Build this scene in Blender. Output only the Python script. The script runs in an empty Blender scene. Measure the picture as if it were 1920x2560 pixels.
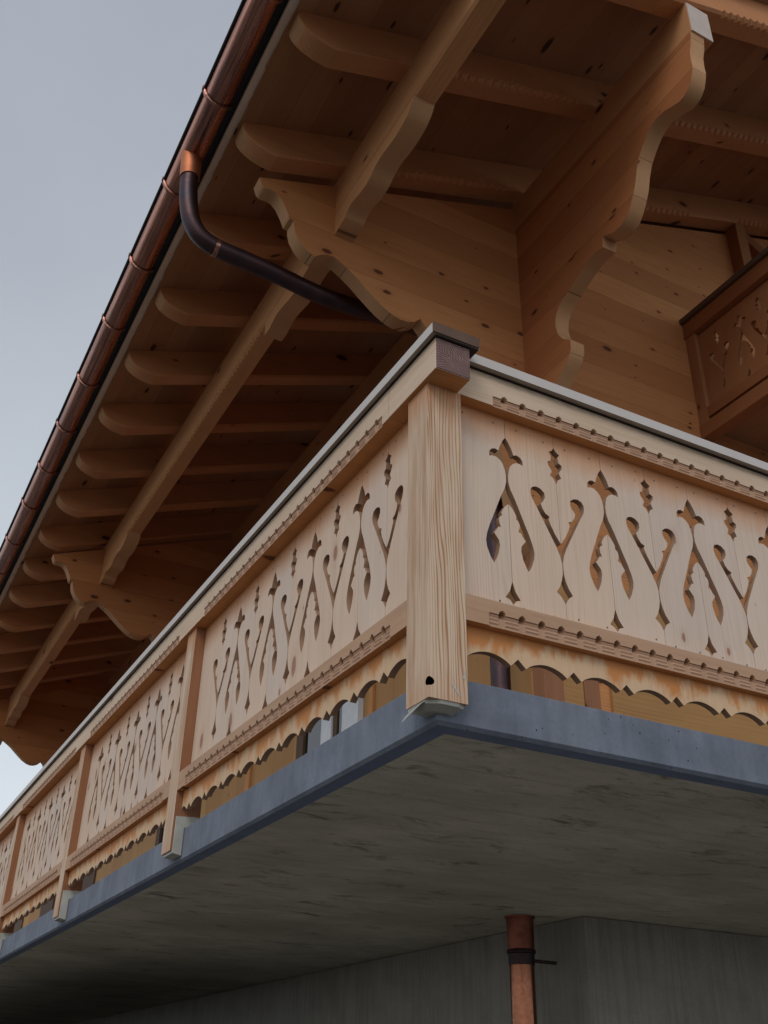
import bpy, bmesh, math, random
from mathutils import Vector, Matrix
R = math.radians
random.seed(7)
scene = bpy.context.scene
C = scene.collection

# ------------------------------------------------------------ camera
cam_d = bpy.data.cameras.new('camera')
cam = bpy.data.objects.new('camera', cam_d)
C.objects.link(cam)
scene.camera = cam
cam_d.sensor_fit = 'HORIZONTAL'
cam_d.sensor_width = 36
cam_d.lens = 47.3196
cam_d.clip_start = 0.05
cam_d.clip_end = 2000
vr, vu, vf = Vector((0.88131, -0.472178, 0.018467)), Vector((-0.252359, -0.437263, 0.863201)), Vector((0.39951, 0.765407, 0.504523))
m = Matrix.Identity(4)
for i in range(3):
    m[i][0] = vr[i]; m[i][1] = vu[i]; m[i][2] = -vf[i]; m[i][3] = (-1.6831, -2.8629, -1.3282)[i]
cam.matrix_world = m

# ------------------------------------------------------------ light
SUN_EL, SUN_ROT = 42, 222      # degrees; rotation measured clockwise from +Y
w = bpy.data.worlds.new('World'); scene.world = w; w.use_nodes = True
nt = w.node_tree; nt.nodes.clear()
sky = nt.nodes.new('ShaderNodeTexSky'); sky.sky_type = 'NISHITA'; sky.sun_disc = False
sky.sun_elevation = R(SUN_EL); sky.sun_rotation = R(SUN_ROT)
sky.air_density = 1.0; sky.dust_density = 4.0; sky.ozone_density = 1.5; sky.altitude = 900
hs = nt.nodes.new('ShaderNodeHueSaturation'); hs.inputs['Saturation'].default_value = 0.42
bg = nt.nodes.new('ShaderNodeBackground'); bg.inputs['Strength'].default_value = 0.086
wo = nt.nodes.new('ShaderNodeOutputWorld')
nt.links.new(sky.outputs[0], hs.inputs['Color']); ov = nt.nodes.new('ShaderNodeMix'); ov.data_type = 'RGBA'; ov.blend_type = 'MIX'; ov.inputs[0].default_value = .7   # thin overcast over the clear sky
tc = nt.nodes.new('ShaderNodeTexCoord'); sx = nt.nodes.new('ShaderNodeSeparateXYZ'); nt.links.new(tc.outputs['Generated'], sx.inputs[0])
mr = nt.nodes.new('ShaderNodeMapRange'); mr.inputs[1].default_value = .12; mr.inputs[2].default_value = .85; nt.links.new(sx.outputs[2], mr.inputs[0])
cl = nt.nodes.new('ShaderNodeTexNoise'); cl.inputs['Scale'].default_value = 2.2; cl.inputs['Detail'].default_value = 5; nt.links.new(tc.outputs['Generated'], cl.inputs['Vector'])
ca = nt.nodes.new('ShaderNodeMath'); ca.operation = 'MULTIPLY_ADD'; ca.inputs[1].default_value = .8; ca.inputs[2].default_value = -.4; nt.links.new(cl.outputs[0], ca.inputs[0])
cb = nt.nodes.new('ShaderNodeMath'); cb.operation = 'ADD'; cb.use_clamp = True; nt.links.new(mr.outputs[0], cb.inputs[0]); nt.links.new(ca.outputs[0], cb.inputs[1])
cg = nt.nodes.new('ShaderNodeMix'); cg.data_type = 'RGBA'; nt.links.new(cb.outputs[0], cg.inputs[0])
cg.inputs[6].default_value = (10.0, 10.9, 11.6, 1); cg.inputs[7].default_value = (5.5, 5.95, 6.9, 1)
nt.links.new(cg.outputs[2], ov.inputs[7])
nt.links.new(hs.outputs[0], ov.inputs[6]); nt.links.new(ov.outputs[2], bg.inputs[0]); nt.links.new(bg.outputs[0], wo.inputs[0])
sl = bpy.data.lights.new('sun', 'SUN'); sl.energy = 0.8; sl.angle = R(25); sl.color = (1, .95, .9)
sun = bpy.data.objects.new('sun', sl); C.objects.link(sun)
sd = Vector((math.sin(R(SUN_ROT))*math.cos(R(SUN_EL)), math.cos(R(SUN_ROT))*math.cos(R(SUN_EL)), math.sin(R(SUN_EL))))
sun.rotation_euler = sd.to_track_quat('Z', 'Y').to_euler()
sun.location = (-6, -8, 12)
scene.view_settings.view_transform = 'Standard'
scene.view_settings.look = 'None'
scene.view_settings.exposure = 0.0
scene.view_settings.gamma = 1.0
scene.render.engine = 'CYCLES'
scene.cycles.max_bounces = 8
scene.cycles.diffuse_bounces = 6

# ------------------------------------------------------------ node helpers
class NT:
    def __init__(s, name):
        s.m = bpy.data.materials.new(name); s.m.use_nodes = True
        s.t = s.m.node_tree; s.t.nodes.clear()
        s.out = s.n('ShaderNodeOutputMaterial'); s.b = s.n('ShaderNodeBsdfPrincipled')
        s.l(s.b.outputs[0], s.out.inputs[0])
    def n(s, k): return s.t.nodes.new(k)
    def l(s, a, b): s.t.links.new(a, b)
    def put(s, sock, v):
        if v is None: return
        if hasattr(v, 'links'): s.l(v, sock)
        else: sock.default_value = v
    def math(s, op, a, b=None, c=None, clamp=False):
        x = s.n('ShaderNodeMath'); x.operation = op; x.use_clamp = clamp
        s.put(x.inputs[0], a); s.put(x.inputs[1], b); s.put(x.inputs[2], c)
        return x.outputs[0]
    def coord(s): return s.n('ShaderNodeTexCoord').outputs['Object']
    def map(s, v, sc=(1, 1, 1), loc=(0, 0, 0)):
        x = s.n('ShaderNodeMapping'); s.l(v, x.inputs[0])
        x.inputs['Scale'].default_value = sc; x.inputs['Location'].default_value = loc
        return x.outputs[0]
    def noise(s, v, scale=1, detail=3, rough=.5, dist=0):
        x = s.n('ShaderNodeTexNoise'); s.l(v, x.inputs['Vector'])
        x.inputs['Scale'].default_value = scale; x.inputs['Detail'].default_value = detail
        x.inputs['Roughness'].default_value = rough; x.inputs['Distortion'].default_value = dist
        return x.outputs[0]
    def vor(s, v, scale=1, rnd=1):
        x = s.n('ShaderNodeTexVoronoi'); s.l(v, x.inputs['Vector'])
        x.inputs['Scale'].default_value = scale; x.inputs['Randomness'].default_value = rnd
        return x.outputs['Distance'], x.outputs['Color']
    def ramp(s, f, a, b, ca=0.0, cb=1.0):
        x = s.n('ShaderNodeMapRange'); x.clamp = True
        s.put(x.inputs[0], f); x.inputs[1].default_value = a; x.inputs[2].default_value = b
        x.inputs[3].default_value = ca; x.inputs[4].default_value = cb
        return x.outputs[0]
    def mix(s, f, a, b, mode='MIX'):
        x = s.n('ShaderNodeMix'); x.data_type = 'RGBA'; x.blend_type = mode
        s.put(x.inputs[0], f)
        for k, v in ((6, a), (7, b)):
            if hasattr(v, 'links'): s.l(v, x.inputs[k])
            else: x.inputs[k].default_value = (*v, 1) if len(v) == 3 else v
        return x.outputs[2]
    def sep(s, v):
        x = s.n('ShaderNodeSeparateXYZ'); s.l(v, x.inputs[0]); return x.outputs
    def bump(s, h, strength=.3, dist=.01):
        x = s.n('ShaderNodeBump'); s.l(h, x.inputs['Height'])
        x.inputs['Strength'].default_value = strength; x.inputs['Distance'].default_value = dist
        s.l(x.outputs[0], s.b.inputs['Normal'])
    def fin(s, col=None, rough=.7, metal=0, spec=.3):
        if col is not None:
            if hasattr(col, 'links'): s.l(col, s.b.inputs['Base Color'])
            else: s.b.inputs['Base Color'].default_value = (*col, 1)
        s.put(s.b.inputs['Roughness'], rough)
        s.b.inputs['Metallic'].default_value = metal
        s.b.inputs['Specular IOR Level'].default_value = spec
        return s.m

AX = {'X': 0, 'Y': 1, 'Z': 2}
def wood(name, base, late, axis, ring=26, contrast=.5, knots=1.0, knot_scale=3.2, knot_col=(.10, .035, .02), board=None, stain=None, rough=.72, seed=0, blotch=.4, seam=.003, fine=1.0, seam_dark=.8, warpk=.13, rmin=.08):
    """pine: grain stretched along axis; board=(axis letter, height) adds joints and a tone per board"""
    t = NT(name); co = t.coord(); a = AX[axis]
    xyz = t.sep(co)
    if seed: co = t.map(co, loc=(seed*1.7, seed*2.3, seed*.9))
    bv = None
    if board:
        q = t.math('DIVIDE', xyz[AX[board[0]]], board[1])
        fl = t.math('FLOOR', q); fr = t.math('FRACT', q)
        wn = t.n('ShaderNodeTexWhiteNoise'); wn.noise_dimensions = '1D'; t.l(fl, wn.inputs['W'])
        bv = wn.outputs['Value']
        off = t.n('ShaderNodeCombineXYZ')
        t.l(t.math('MULTIPLY', bv, 13.0), off.inputs[a]); t.l(t.math('MULTIPLY', bv, 3.0), off.inputs[(a+1) % 3])
        ad = t.n('ShaderNodeVectorMath'); ad.operation = 'ADD'; t.l(co, ad.inputs[0]); t.l(off.outputs[0], ad.inputs[1])
        co = ad.outputs[0]
        edge = t.math('MINIMUM', fr, t.math('SUBTRACT', 1.0, fr))
        line = t.ramp(edge, 0, seam/board[1], 1, 0)
    sc = [1, 1, 1]; sc[a] = .09
    g = t.map(co, tuple(sc))
    warp = t.noise(g, 5, 3, .5)
    # growth rings: bands of distorted distance
    sx = t.sep(g); o1, o2 = [i for i in range(3) if i != a]
    rad = t.math('ADD', t.math('MULTIPLY', sx[o1], .8), t.math('MULTIPLY', sx[o2], 1.15))
    rad = t.math('ADD', rad, t.math('MULTIPLY', warp, warpk))
    rg = t.math('SINE', t.math('MULTIPLY', rad, ring*3.4*6.283))
    rg = t.ramp(rg, -.6, 1, 0, 1)
    rg = t.math('MULTIPLY', t.math('POWER', rg, 2.0), t.ramp(t.noise(t.map(co, tuple(.25 if i == a else 1 for i in range(3))), 7, 2, .5), .35, .68, rmin, 1.25))
    fn = t.noise(t.map(co, tuple(.03 if i == a else 1 for i in range(3))), 190, 2, .6)
    fn2 = t.noise(t.map(co, tuple(.06 if i == a else 1 for i in range(3))), 34, 3, .6)
    f = t.math('ADD', t.math('MULTIPLY', rg, .55*contrast), t.math('MULTIPLY', t.math('SUBTRACT', fn, .5), .5*contrast*fine))
    f = t.math('ADD', f, t.math('MULTIPLY', t.math('SUBTRACT', fn2, .45), 1.3*contrast), clamp=True)
    col = t.mix(f, base, late)
    bl = t.noise(t.map(co, tuple(.35 if i == a else 1 for i in range(3))), 4.5, 4, .6)
    col = t.mix(t.ramp(bl, .4, .75, 0, blotch), col, tuple(c*.72 for c in base))
    if bv is not None:
        col = t.mix(t.ramp(bv, 0, 1, 0, .6), col, late)
    kd = None
    if knots:
        cx = t.sep(co)
        uv = t.n('ShaderNodeCombineXYZ')
        t.l(t.math('MULTIPLY', cx[a], knot_scale*.5), uv.inputs[0])
        t.l(t.math('MULTIPLY', t.math('ADD', cx[(a+1) % 3], cx[(a+2) % 3]), knot_scale), uv.inputs[1])
        nz = t.n('ShaderNodeTexNoise'); nz.inputs['Scale'].default_value = 30; t.l(co, nz.inputs['Vector'])
        mu = t.n('ShaderNodeVectorMath'); mu.operation = 'SCALE'; t.l(nz.outputs['Color'], mu.inputs[0]); mu.inputs['Scale'].default_value = .035
        wv = t.n('ShaderNodeVectorMath'); wv.operation = 'ADD'
        t.l(uv.outputs[0], wv.inputs[0]); t.l(mu.outputs[0], wv.inputs[1])
        vo = t.n('ShaderNodeTexVoronoi'); vo.voronoi_dimensions = '2D'; vo.inputs['Scale'].default_value = 1
        t.l(wv.outputs[0], vo.inputs['Vector']); d, c = vo.outputs['Distance'], vo.outputs['Color']
        cs = t.sep(c)
        r0 = t.math('MULTIPLY', t.math('POWER', t.ramp(cs[0], .25, 1, 0, 1), 2.2), .10*knots)
        kd = t.math('DIVIDE', d, t.math('MAXIMUM', r0, .001))
        col = t.mix(t.ramp(kd, 1.1, 2.6, .35, 0), col, late)
        col = t.mix(t.ramp(kd, .7, 1.05, .9, 0), col, knot_col)
    if stain: col = stain(t, co, xyz, col)
    if board: col = t.mix(t.math('MULTIPLY', line, seam_dark), col, (.03, .015, .01))
    h = t.math('ADD', t.math('MULTIPLY', f, .4), t.math('MULTIPLY', fn2, .4))
    if board: h = t.math('SUBTRACT', h, t.math('MULTIPLY', line, 3))
    t.bump(h, .35, .003)
    return t.fin(col, rough, 0, .25)

def stain_top(t, co, xyz, col):        # unweathered orange wood below the hand rail
    n = t.noise(t.map(co, (3, 3, .8)), 2.2, 4, .65)
    z = t.math('ADD', xyz[2], t.math('MULTIPLY', t.math('SUBTRACT', n, .5), .16))
    z2 = t.math('SUBTRACT', z, 4.51)
    return t.mix(t.ramp(z, 1.05, 1.22, 0, .9), col, (.60, .25, .09))
def stain_valance(t, co, xyz, col):    # blotchy oil stains running down from the lower rail
    n = t.noise(t.map(co, (1, 1, .4)), 10, 4, .6)
    n2 = t.noise(t.map(co, (1, 1, .1)), 60, 2, .6)
    z = t.math('ADD', xyz[2], t.math('MULTIPLY', t.math('SUBTRACT', n, .5), .42))
    z = t.math('ADD', z, t.math('MULTIPLY', t.math('SUBTRACT', n2, .5), .03))
    return t.mix(t.ramp(z, .125, .185, 0, .85), col, (.60, .215, .05))

def mildew(t, co, xyz, col):           # grey-black weather marks along the top of the hand rail
    n = t.noise(t.map(co, (1.5, 1.5, 6)), 9, 5, .7)
    z = t.math('ADD', xyz[2], t.math('MULTIPLY', t.math('SUBTRACT', n, .5), .05))
    return t.mix(t.ramp(z, 1.362, 1.39, 0, .6), col, (.14, .10, .075))
def stain_post(t, co, xyz, col):
    n = t.noise(t.map(co, (9, 9, .6)), 3, 4, .65)
    z = t.math('ADD', xyz[2], t.math('MULTIPLY', t.math('SUBTRACT', n, .5), .3))
    col = t.mix(t.ramp(z, 1.06, 1.23, 0, .85), col, (.52, .22, .09))
    return t.mix(t.ramp(z, .02, -.12, 0, .45), col, (.56, .32, .20))
PALE = (.72, .545, .40); LATE = (.50, .32, .18)
M = {}
for ax in 'XYZ':
    M['pale'+ax] = wood('pale_pine_'+ax.lower(), PALE, LATE, ax, contrast=.85, rmin=.3, stain=mildew, seed=ord(ax)-80, knot_col=(.30, .15, .11), knots=.9)
M['post'] = wood('post_pine', (.73, .55, .40), (.42, .21, .10), 'Z', ring=28, contrast=1.7, fine=.35, warpk=.17, rmin=.55, stain=stain_post, knots=.8, knot_scale=2, seed=3, knot_col=(.3, .15, .1), blotch=.1)
M['post_side'] = wood('post_shaded_pine', (.33, .15, .075), (.22, .085, .04), 'Z', ring=22, contrast=.8, seed=5, knots=.8, knot_scale=2)  # shade and warm bounce on the post sides, painted as a darker pine
for q_, (b_, l_) in enumerate((((.72, .565, .455), (.55, .37, .25)), ((.735, .56, .43), (.57, .36, .22)), ((.69, .55, .45), (.51, .36, .26)))): M['panel%d' % q_] = wood('fretwork_pine', b_, l_, 'Z', ring=20, contrast=.6, knots=1.35, knot_scale=4.4, knot_col=(.36, .17, .12), stain=stain_top, seed=q_*4, blotch=.22, fine=.8)
M['cut'] = wood('shaded_cut_faces', (.40, .24, .15), (.30, .16, .09), 'Z', contrast=.5, knots=0)  # fresh-cut brown, deepened to paint the shade inside the cut-outs
M['reed'] = wood('routed_reeding', (.52, .31, .20), (.36, .19, .11), 'X', ring=30, contrast=.8, knots=0)
M['valance'] = wood('valance_pine', (.72, .50, .31), (.54, .28, .13), 'Z', ring=30, contrast=.5, knots=.6, stain=stain_valance, blotch=.1)
M['lowrailX'] = wood('lower_rail_pine_x', (.56, .35, .22), (.36, .19, .11), 'X', ring=30, contrast=.9, knots=.6, seed=2)
M['lowrailY'] = wood('lower_rail_pine_y', (.56, .35, .22), (.36, .19, .11), 'Y', ring=30, contrast=.9, knots=.6, seed=2)
M['under'] = wood('fresh_orange_pine', (.58, .27, .10), (.42, .16, .05), 'X', ring=20, contrast=.6, seed=4)
LOG = (.66, .30, .115); LOGL = (.40, .145, .05)
M['logX'] = wood('log_wall_pine_x', LOG, LOGL, 'X', ring=9, contrast=.8, knots=1.25, knot_scale=3.9, board=('Z', .33), knot_col=(.09, .025, .012), seam_dark=.5)
M['logY'] = wood('log_wall_pine_y', (.56, .225, .085), (.36, .115, .04), 'Y', ring=9, contrast=.7, knots=1.1, knot_scale=3.5, board=('Z', .33), knot_col=(.06, .02, .01))
M['logEdge'] = wood('sawn_log_ends', (.60, .33, .165), (.44, .22, .10), 'Z', ring=16, contrast=.4, knots=.5, board=('Z', .33))
for q_, b_ in enumerate(((.56, .24, .10), (.52, .23, .10), (.59, .27, .12))): M['rafter%d' % q_] = wood('rafter_pine', b_, (.36, .14, .05), 'X', seed=q_*3, ring=10, contrast=.5, knots=1.0, knot_scale=2.2, knot_col=(.05, .02, .01))
M['purlin'] = wood('purlin_pine', (.62, .30, .13), (.41, .165, .065), 'Y', ring=10, contrast=.5, knots=1.0, knot_scale=2.2, knot_col=(.05, .02, .01))
M['boards'] = wood('roof_board_spruce', (.42, .20, .095), (.28, .115, .05), 'Y', ring=8, contrast=.7, knots=1.5, knot_scale=3.0, board=('X', .24), knot_col=(.03, .012, .008), seam=.0025, seam_dark=.35)
M['brown'] = wood('brown_stained_pine', (.32, .125, .05), (.21, .07, .03), 'Y', ring=14, contrast=.5, knots=.7)
M['brownZ'] = wood('brown_stained_boards', (.38, .165, .07), (.26, .10, .04), 'Z', ring=10, contrast=.4, knots=.9)
M['raw'] = wood('raw_edge_board', (.80, .64, .50), (.62, .46, .34), 'Y', ring=12, contrast=.3, knots=0)
M['ply'] = wood('yellow_panel', (.50, .28, .11), (.36, .17, .06), 'Z', ring=7, contrast=.5, knots=.7, knot_scale=2.5, board=('Y', .62))

M['ply2'] = wood('shaded_formwork_panel', (.44, .24, .09), (.30, .14, .05), 'X', ring=7, contrast=.6, knots=.8, knot_scale=2.5)  # formwork tone darkened, balcony shade painted into the colour
def end_grain():
    t = NT('beam_end_grain'); co = t.coord(); s = t.sep(co)
    nz = t.noise(co, 14, 3, .5)
    def rings(cx, cz):
        dx = t.math('SUBTRACT', s[0], cx); dz = t.math('SUBTRACT', s[2], cz)
        return t.math('SQRT', t.math('ADD', t.math('MULTIPLY', dx, dx), t.math('MULTIPLY', dz, dz)))
    d1 = rings(.128, 1.325); d2 = rings(-.03, 1.345)
    d = t.math('MINIMUM', d1, t.math('ADD', d2, .012))
    d = t.math('ADD', d, t.math('MULTIPLY', nz, .006))
    f = t.ramp(t.math('SINE', t.math('MULTIPLY', d, 820)), -.2, 1, 0, 1)
    col = t.mix(f, (.10, .05, .05), (.36, .23, .20))
    col = t.mix(t.ramp(t.noise(co, 22, 4, .7), .55, .8, 0, .4), col, (.42, .33, .29))
    t.bump(f, .4, .002)
    return t.fin(col, .8)
M['endgrain'] = end_grain()

def concrete(name, base, dark, streak=None, pits=0, blotch=.4, scale=3, rough=.85, light=None, stains=False):
    t = NT(name); co = t.coord()
    n1 = t.noise(co, scale, 6, .6); n2 = t.noise(co, 60, 4, .7)
    col = t.mix(t.ramp(n1, .35, .7, 0, blotch), base, dark)
    if streak:
        st = t.noise(t.map(co, streak), 6, 5, .65)
        col = t.mix(t.ramp(st, .45, .75, 0, .55), col, dark)
    if stains:      # release oil smears and formwork marks, stretched along the shutter boards
        big = t.noise(t.map(co, (.7, 1, 1)), 1.1, 3, .5)
        col = t.mix(t.ramp(big, .4, .62, 0, .55), col, dark)
        wv = t.noise(t.map(co, (1, 1, 1), (3, 1, 2)), 2.5, 3, .5)
        cc = t.n('ShaderNodeVectorMath'); cc.operation = 'MULTIPLY_ADD'; cc.inputs[1].default_value = (.5, .35, 0)
        cn = t.n('ShaderNodeTexNoise'); cn.inputs['Scale'].default_value = 2.2; t.l(co, cn.inputs['Vector'])
        t.l(cn.outputs['Color'], cc.inputs[0]); t.l(co, cc.inputs[2])
        a = t.noise(t.map(cc.outputs[0], (.9, 2.6, 1)), 2.6, 6, .72)
        col = t.mix(t.ramp(a, .56, .68, 0, .8), col, tuple(c*.28 for c in dark))
        b2 = t.noise(t.map(co, (1.6, 4.5, 1), (4, 9, 0)), 7, 4, .65)
        col = t.mix(t.ramp(b2, .66, .74, 0, .6), col, tuple(c*.3 for c in dark))
        g2 = t.noise(t.map(co, (2, 16, 1)), 9, 3, .6)
        col = t.mix(t.ramp(g2, .5, .8, 0, .45), col, dark)
        fr = t.math('FRACT', t.math('DIVIDE', t.math('ADD', t.sep(co)[1], t.math('MULTIPLY', t.sep(co)[0], .02)), .5))
        col = t.mix(t.ramp(fr, 0, .014, .7, 0), col, tuple(c*.4 for c in dark))
    if light: col = t.mix(t.ramp(t.noise(t.map(co, (1, 1, .3)), 2.3, 4, .6), .5, .75, 0, .6), col, light)
    col = t.mix(t.ramp(n2, .4, .7, 0, .25), col, dark)
    h = t.math('ADD', t.math('MULTIPLY', n2, .3), t.math('MULTIPLY', n1, .6))
    if pits:
        d, c = t.vor(co, pits, 1)
        r0 = t.math('MULTIPLY', t.ramp(t.sep(c)[0], .3, 1, 0, 1), .17)
        pt = t.ramp(t.math('DIVIDE', d, t.math('MAXIMUM', r0, .001)), .7, 1.1, 1, 0)
        col = t.mix(t.math('MULTIPLY', pt, .85), col, (.02, .022, .03))
        h = t.math('SUBTRACT', h, pt)
    t.bump(h, .35, .004)
    return t.fin(col, rough, 0, .2)
M['slab'] = concrete('slab_edge_concrete', (.225, .25, .305), (.115, .13, .165), pits=34, light=(.31, .335, .375), blotch=.7, streak=(2.5, 2.5, .35), scale=5)
M['strip'] = concrete('slab_drip_strip', (.24, .29, .42), (.15, .18, .28), scale=8)
M['soffit'] = concrete('soffit_concrete', (.84, .785, .67), (.44, .40, .325), streak=(.5, 2.2, 1), stains=True)
M['cwall'] = concrete('basement_wall_concrete', (.42, .40, .355), (.18, .17, .15), streak=(5, 5, .15), light=(.42, .42, .4))

def copper(name, a, b, c, rough, axis=(1, 1, 1), sc=6):
    t = NT(name); co = t.coord()
    n = t.noise(t.map(co, axis), sc, 5, .65); n2 = t.noise(co, 40, 3, .6)
    col = t.mix(t.ramp(n, .35, .65, 0, 1), a, b)
    col = t.mix(t.ramp(t.noise(t.map(co, axis, (3, 5, 2)), sc*.7, 4, .6), .5, .72, 0, .8), col, c)
    r = t.ramp(n2, .3, .7, rough-.03, rough+.08)
    t.bump(n, .12, .003)
    return t.fin(col, r, 1, .5)
M['copper'] = copper('aged_copper', (.62, .30, .22), (.27, .12, .09), (.12, .08, .09), .28, (8, .22, 8))
M['copper_dark'] = copper('oxidised_copper', (.07, .045, .05), (.10, .06, .06), (.06, .06, .075), .45, (1, 1, 1))
M['copper_new'] = copper('bright_copper', (.33, .13, .075), (.26, .10, .055), (.18, .07, .04), .2, (1, 1, .12), 3)
M['copper_outlet'] = copper('matt_copper_outlet', (.62, .24, .12), (.5, .18, .09), (.4, .14, .08), .55)
M['copper_sleeve'] = copper('reddish_copper', (.42, .16, .10), (.3, .10, .07), (.15, .07, .05), .4)

def plain(name, col, rough=.6, metal=0, n=.15, spec=.3):
    t = NT(name); co = t.coord()
    f = t.noise(co, 7, 5, .6)
    c = t.mix(t.ramp(f, .35, .7, 0, n*2), col, tuple(x*.6 for x in col))
    return t.fin(c, rough, metal, spec)
M['flash'] = plain('pale_metal_flashing', (.60, .55, .51), .5, 0, .08, .5)
M['rubber'] = plain('black_bitumen', (.035, .024, .02), .8, 0, .3)
M['capend'] = plain('weathered_brown_end', (.15, .09, .065), .8, 0, .35)
M['purlin_end'] = plain('sawn_purlin_end', (.60, .50, .44), .8)
M['capunder'] = plain('flashing_shaded_underside', (.42, .35, .29), .8, 0, .3)  # flashing colour darkened to paint the shade under the cap
M['film'] = plain('protective_film', (.52, .52, .46), .35, 0, .3, .5)
M['white'] = plain('white_paint', (.72, .74, .76), .5)
M['glass'] = plain('dark_window_glass', (.015, .012, .012), .08, 0, .1, .8)
M['darkwood'] = wood('dark_joinery', (.12, .07, .045), (.07, .04, .02), 'Z', contrast=.4, knots=0)
M['tile'] = plain('dark_roof_covering', (.03, .028, .03), .7)
M['wire'] = plain('thin_cable_sheath', (.35, .28, .26), .5)
M['grd'] = concrete('site_gravel', (.155, .145, .13), (.10, .092, .084), pits=9, scale=.6)

# ------------------------------------------------------------ object helpers
def tag(o, label=None, cat=None, group=None, kind=None):
    if label: o['label'] = label
    if cat: o['category'] = cat
    if group: o['group'] = group
    if kind: o['kind'] = kind
    return o
def empty(name, loc, label, cat, group=None):
    o = bpy.data.objects.new(name, None); C.objects.link(o); o.location = loc
    o.empty_display_size = .2
    return tag(o, label, cat, group)
def world_of(o):
    v = Vector(o.location)
    if o.parent: v += world_of(o.parent)
    return v
def obj(name, bm, mats, parent=None, smooth=False, bevel=0, by_normal=None):
    me = bpy.data.meshes.new(name)
    bmesh.ops.recalc_face_normals(bm, faces=bm.faces)
    bm.to_mesh(me); bm.free()
    if smooth:
        for f in me.polygons: f.use_smooth = True
        me.set_sharp_from_angle(angle=R(50 if smooth == 'auto' else smooth))
    for mm in (mats if isinstance(mats, (list, tuple)) else [mats]): me.materials.append(mm)
    if by_normal: by_normal(me)
    o = bpy.data.objects.new(name, me); C.objects.link(o)
    if parent:
        o.parent = parent; o.location = -world_of(parent)     # vertices are in world metres
    if bevel:
        b = o.modifiers.new('bevel', 'BEVEL'); b.width = bevel; b.segments = 2; b.limit_method = 'ANGLE'; b.angle_limit = R(50)
    return o
def box(bm, x0, x1, y0, y1, z0, z1, mi=0):
    vs = [bm.verts.new((x, y, z)) for x in (x0, x1) for y in (y0, y1) for z in (z0, z1)]
    for q in ((0, 1, 3, 2), (4, 6, 7, 5), (0, 4, 5, 1), (2, 3, 7, 6), (0, 2, 6, 4), (1, 5, 7, 3)):
        f = bm.faces.new([vs[i] for i in q]); f.material_index = mi
    return bm
def B(*a): return box(bmesh.new(), *a)
def loft(bm, rings, cap=True, close=True, mi=0):
    vr_ = [[bm.verts.new(p) for p in r] for r in rings]
    n = len(rings[0])
    for a, b in zip(vr_, vr_[1:]):
        for i in range(n if close else n-1):
            f = bm.faces.new((a[i], a[(i+1) % n], b[(i+1) % n], b[i])); f.material_index = mi
    if cap:
        for r in (vr_[0], vr_[-1]):
            f = bm.faces.new(r); f.normal_update(); bmesh.ops.triangulate(bm, faces=[f])
    return bm
def prism(bm, pts, axis, a, b, mi=0, side_mi=None):
    """extrude a 2D outline along an axis. axis 'X': pts (y,z); 'Y': (x,z); 'Z': (x,y)"""
    def P(p, t):
        return {'X': (t, p[0], p[1]), 'Y': (p[0], t, p[1]), 'Z': (p[0], p[1], t)}[axis]
    va = [bm.verts.new(P(p, a)) for p in pts]; vb = [bm.verts.new(P(p, b)) for p in pts]
    n = len(pts)
    fa = bm.faces.new(va); fb = bm.faces.new(vb); fa.material_index = fb.material_index = mi
    for i in range(n):
        f = bm.faces.new((va[i], va[(i+1) % n], vb[(i+1) % n], vb[i])); f.material_index = mi if side_mi is None else side_mi
    fa.normal_update(); fb.normal_update(); bmesh.ops.triangulate(bm, faces=[fa, fb])
    return bm
def tube(bm, path, r, n=20, cap=True):
    rings = []; P = [Vector(p) for p in path]
    ref = Vector((0, 1, 0.01)).normalized()
    for i, p in enumerate(P):
        d = (P[min(i+1, len(P)-1)] - P[max(i-1, 0)]).normalized()
        u = ref - d*ref.dot(d)
        if u.length < .2: u = Vector((1, 0, 0)) - d*d.x
        u.normalize(); v = d.cross(u)
        rr = r[i] if isinstance(r, (list, tuple)) else r
        rings.append([p + u*math.cos(2*math.pi*k/n)*rr + v*math.sin(2*math.pi*k/n)*rr for k in range(n)])
    return loft(bm, rings, cap)
def smooth_path(pts, k=6):
    P = [Vector(p) for p in pts]; out = []
    for i in range(len(P)-1):
        p0 = P[max(i-1, 0)]; p1 = P[i]; p2 = P[i+1]; p3 = P[min(i+2, len(P)-1)]
        for j in range(k):
            t = j/k
            out.append(.5*((2*p1)+(p2-p0)*t+(2*p0-5*p1+4*p2-p3)*t*t+(3*p1-p0-3*p2+p3)*t**3))
    out.append(P[-1]); return out
def spline2(pts, k=4):
    return [(v[0], v[1]) for v in smooth_path([(a, b, 0) for a, b in pts], k)]

# ------------------------------------------------------------ ground
def gx(i): return (i-30)*.9+((i-30)/30)**5*500
def gz(x, y):        # unseen rise added beside the house to darken the slab soffit
    t = min(max((y-.5)/9.5, 0), 1)
    return -2.93 + 2.2*t*t*(3-2*t)*(1 if y < 60 else max(0, 1-(y-60)/60)) + .03*math.sin(x*2.1)*math.cos(y*1.7)
bm = bmesh.new()
N = 60
vs = [[bm.verts.new((gx(i), gx(j), gz(gx(i), gx(j)))) for j in range(N+1)] for i in range(N+1)]
for i in range(N):
    for j in range(N): bm.faces.new((vs[i][j], vs[i+1][j], vs[i+1][j+1], vs[i][j+1]))
tag(obj('ground', bm, M['grd']), kind='structure')

# ------------------------------------------------------------ roof geometry
SL = .376
def zb(x): return 5.97 + SL*(x-.874)          # underside of the rafters
RH = .36
def zt(x): return zb(x)+RH                    # top of the rafters = underside of roof boards
YW, XW = 3.1, 2.87                            # front (gable) and side wall planes
house = empty('chalet_building', (6, 10, -2.93), 'new timber chalet with carved roof brackets above grey concrete basement walls', 'building')
HY = 19.4
RIDGE = 9.0

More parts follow.
